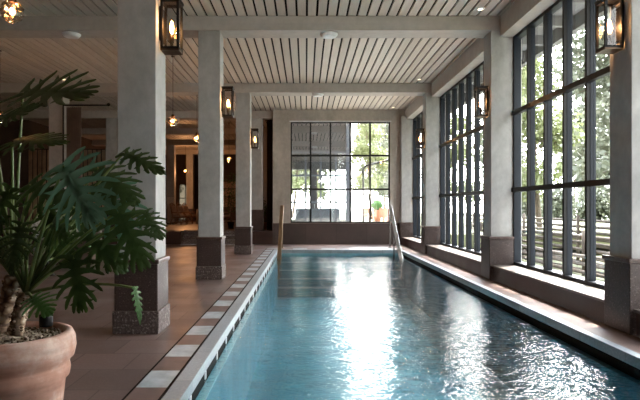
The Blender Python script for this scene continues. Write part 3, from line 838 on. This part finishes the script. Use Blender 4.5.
for (a, src, x, yv, lab) in (
    ('b', t1, 19.5, 17.5, 'light green tree farther behind the near window'),
    ('c', t2, 21.5, 26.5, 'dull green tree far behind the near window'),
    ('d', t1, 13.0, 30.5, 'light green tree seen through the second window bay'),
    ('e', t2, 14.0, 39.0, 'dull green tree seen through the second window bay'),
    ('f', t1, 12.0, 48.0, 'light green tree seen through the far narrow window'),
    ('g', t2, 23.0, 36.0, 'dull green tree in the far background at right'),
    ('h', t2, 20.0, 9.0, 'dull green tree at the right end of the near window'),
    ('i', t1, 6.8, 57.0, 'light green tree behind the terrace, at the right of the end window'),
    ('j', t2, 10.0, 70.0, 'dull green tree behind the terrace, in the middle of the end window'),
    ('m', t1, -1.5, 63.0, 'light green tree behind the terrace at the left of the end window'),
    ('n', t1, 13.0, 5.0, 'light green tree outside to the right of the frame')):
    k += 1; q = dup(src, (x, yv, .43 if yv > 55 else -.5 if x < 60 else 0), lab, rz=k*1.3)

t3 = mk_tree('woodland_tree', (42, 86, -.55), 17, 5.5, 'tree_leaf2', 5000, 'distant dark tree at the far left end of the woodland belt beyond the fences', .85)
WL = ['first', 'second', 'third', 'fourth', 'fifth', 'sixth', 'seventh', 'eighth', 'ninth', 'tenth', 'eleventh', 'twelfth', 'thirteenth']
for i in range(12):
    q = dup(t3, (36 + (i % 2)*13, -2+i*6.5, -.55), 'distant dark tree in the woodland belt beyond the fences, %s from the right' % WL[i], 'woodland belt trees', rz=i*1.1)
for q in ((2.0, 92.0, .42, 'distant tree behind the terrace seen in the middle of the end window'), (13.0, 104.0, .42, 'distant tree behind the terrace at the right edge of the end window')):
    dup(t3, q[:3], q[3], rz=q[0])
b0 = mk_tree('bush', (28.0, -2.0, -.55), 3.6, 2.0, 'tree_leaf2', 3800, 'low bush beyond the log fences, closest to the viewer', .30)
for i, yv in enumerate((5.5, 13, 20.5, 46, 53.5, 61, 68.5)):
    dup(b0, (28.0, yv, -.55), 'low bush beyond the log fences, %s after the closest one' % WL[i], 'bushes beyond the fences', rz=i*.9)
# annex outside the end window
dup(t2, (-10.5, 52.5, .4), 'dark tree added outside to dim the far glazed door')  # tree added behind the door to darken its bright pane
an = thing('annex_building', 'glazed annex beyond the left panes of the end window, dark walls added to back reflections', 'building', (-1.2, 31, .40))
MB().box(0, 3.7, 3.0, 3.3, 3.6, 6.6).box(1.5, 1.9, 3.0, 3.3, 0, 3.6).box(0, 3.7, 3.0, 3.3, 0, .5).box(0, .25, -3, 3.0, 0, 6.6).box(0, 3.7, -5.4, 3.3, 6.2, 6.6).box(.25, 3.7, -.1, 0, 4.4, 6.2).build('wall', M['facade'], an)  # dark walls added behind the panes so the hall's reflections show
fr = MB()
for x in (.3, 1.15, 2.0, 2.85, 3.5): fr.box(x, x+.10, -.15, 0, 0, 4.4)
for z in (.05, 1.5, 3.0, 4.3): fr.box(.3, 3.6, -.13, -.02, z, z+.09)
fr.build('window_frame', M['frame_grey'], an)
MB().box(.3, 3.6, -.08, -.07, .1, 4.4).build('glass', M['glass'], an)
MB().box(3.45, 3.75, -.4, -.1, 0, 6.2).build('post', M['frame_grey'], an, bevel=.01)
MB().box(.6, 3.2, 1.2, 1.9, 0, 1.2).build('counter', M['frame_grey'], an)

pipe = thing('gooseneck_pole', 'tall dark curved pole outside the right panes of the end window', 'pole', (2.95, 28.2, .40))
pts = [(0,0,0),(0,0,3.1)] + [(.35-.35*math.cos(a), 0, 3.1+.35*math.sin(a)) for a in (.4,.8,1.2,1.57)] + [(1.6,0,3.75)]
MB().tube(pts, .05, 8).build('pipe', M['black'], pipe); MB().lathe([(.14,0),(.14,.04)], n=14).build('base', M['black'], pipe)
# terrace furniture
tp = thing('topiary_ball', 'round clipped topiary ball in a clay pot on the terrace', 'potted plant', (5.85, 45, .42))
MB().lathe([(.22,0),(.32,.9),(.36,.95),(.36,1.02),(.3,1.02)], n=20).build('pot', M['redclay'], tp)
MB().ball((0,0,1.42), .46, 20, 14).build('foliage', M['topiary'], tp)
def mk_tchair(loc, label, rz):
    r = thing('terrace_chair', label, 'chair', loc); r.rotation_euler[2] = rz
    MB().box(-.3,.3,-.3,.3,.5,.58).build('seat', M['redclay'], r); MB().box(-.3,.3,.25,.32,.58,1.2).build('backrest', M['redclay'], r)
    for a in (-1,1):
        for b in (-1,1): MB().box(a*.26-.03,a*.26+.03,b*.26-.03,b*.26+.03,0,.5).build('leg', M['redclay'], r)
    return r
tc = mk_tchair((4.9, 43, .42 if False else .40), 'reddish terrace chair at left of the topiary ball', .6)
dup(tc, (6.3, 41.5, .42), 'reddish terrace chair at right of the topiary ball', rz=-.7)
dup(tc, (5.7, 39.5, .42), 'reddish terrace chair in front of the topiary ball', rz=2.6)
pa = thing('parasol', 'white parasol open on the terrace beyond the end window', 'parasol', (5.0, 47.5, .40))
MB().tube([(0,0,0),(0,0,2.9)], .04, 8).build('pole', M['white'], pa)
MB().lathe([(1.25,2.35),(.9,2.55),(.05,2.95)], n=8, cap0=False).build('canopy', M['linen'], pa)
wr = thing('white_ramp_rail', 'white sloping handrail outside the fourth pane of the end window', 'handrail', (2.45, 29.0, .40))
MB().tube([(0,0,1.75),(.5,0,.35)], .05, 8).tube([(0,0,0),(0,0,1.75)], .03, 8).tube([(.5,0,0),(.5,0,.9),(.85,0,.9),(.85,0,0)], .03, 8).build('tube_frame', M['white'], wr)

GR = {'column': 'plastered columns on granite bases', 'wall_pilaster': 'pilasters between the windows', 'ceiling_beam': 'beams crossing the ceiling',
      'wall_lantern': 'wall lanterns', 'pendant_lamp': 'glass globe pendants', 'ceiling_speaker': 'white discs under the beams', 'downlight': 'recessed downlights',
      'pool_handrail': 'pool handrails', 'rattan_chair': 'rattan lounge chairs', 'sheepskin_cushion': 'fluffy white cushions', 'birch_tree': 'light green trees outside',
      'spruce_tree': 'dull green trees outside', 'log_fence': 'log fences outside', 'terrace_chair': 'terrace chairs', 'woodland_tree': 'woodland belt trees', 'bush': 'bushes beyond the fences'}
for ob in C.objects:
    k_ = ob.name.split('.')[0]
    if ob.parent is None and k_ in GR: ob['group'] = GR[k_]
# ---------------------------------------------------------------- world, light, camera
w = bpy.data.worlds.new('overcast'); sc.world = w; w.use_nodes = True
n = w.node_tree; n.nodes.clear()
o = n.nodes.new('ShaderNodeOutputWorld'); bg = n.nodes.new('ShaderNodeBackground')
t = n.nodes.new('ShaderNodeTexCoord'); sp_ = n.nodes.new('ShaderNodeSeparateXYZ'); lk(n, t.outputs['Generated'], sp_.inputs[0])
vd = n.nodes.new('ShaderNodeVectorMath'); vd.operation = 'DOT_PRODUCT'; lk(n, t.outputs['Generated'], vd.inputs[0])
vd.inputs[1].default_value = Vector((.54,.74,.40)).normalized()
glow = math_(n, 'ADD', math_(n, 'MULTIPLY', math_(n, 'POWER', math_(n, 'MAXIMUM', vd.outputs['Value'], 0), 4), 18.0), 2.7)
lk(n, glow, bg.inputs[1])
c = ramp(n, sp_.outputs[2], [(0, (1.0,.975,.94)), (.35, (1.0,.98,.96)), (1, (.80,.88,1.0))])
lk(n, c, bg.inputs[0]); lk(n, bg.outputs[0], o.inputs[0])
sun = bpy.data.lights.new('sun', 'SUN'); sun.energy = 7; sun.angle = math.radians(4); sun.color = (1, .93, .82)
so2 = bpy.data.objects.new('sun', sun); C.objects.link(so2)
d = Vector((-.38, -.28, -.88)); so2.rotation_euler = d.to_track_quat('-Z', 'Y').to_euler()

cam = bpy.data.cameras.new('camera'); cam.sensor_width = 36; cam.lens = 550/640*36
cam.shift_x = (320-X0)/640; cam.shift_y = (Y0-200)/640; cam.clip_end = 300
co = bpy.data.objects.new('camera', cam); C.objects.link(co)
co.location = Vector((0,0,H))*S; co.rotation_euler = (math.pi/2, 0, 0); sc.camera = co
vs_ = sc.view_settings; vs_.view_transform = 'Standard'; vs_.look = 'None'; vs_.gamma = 1; vs_.use_curve_mapping = False
vs_.exposure = 1.9
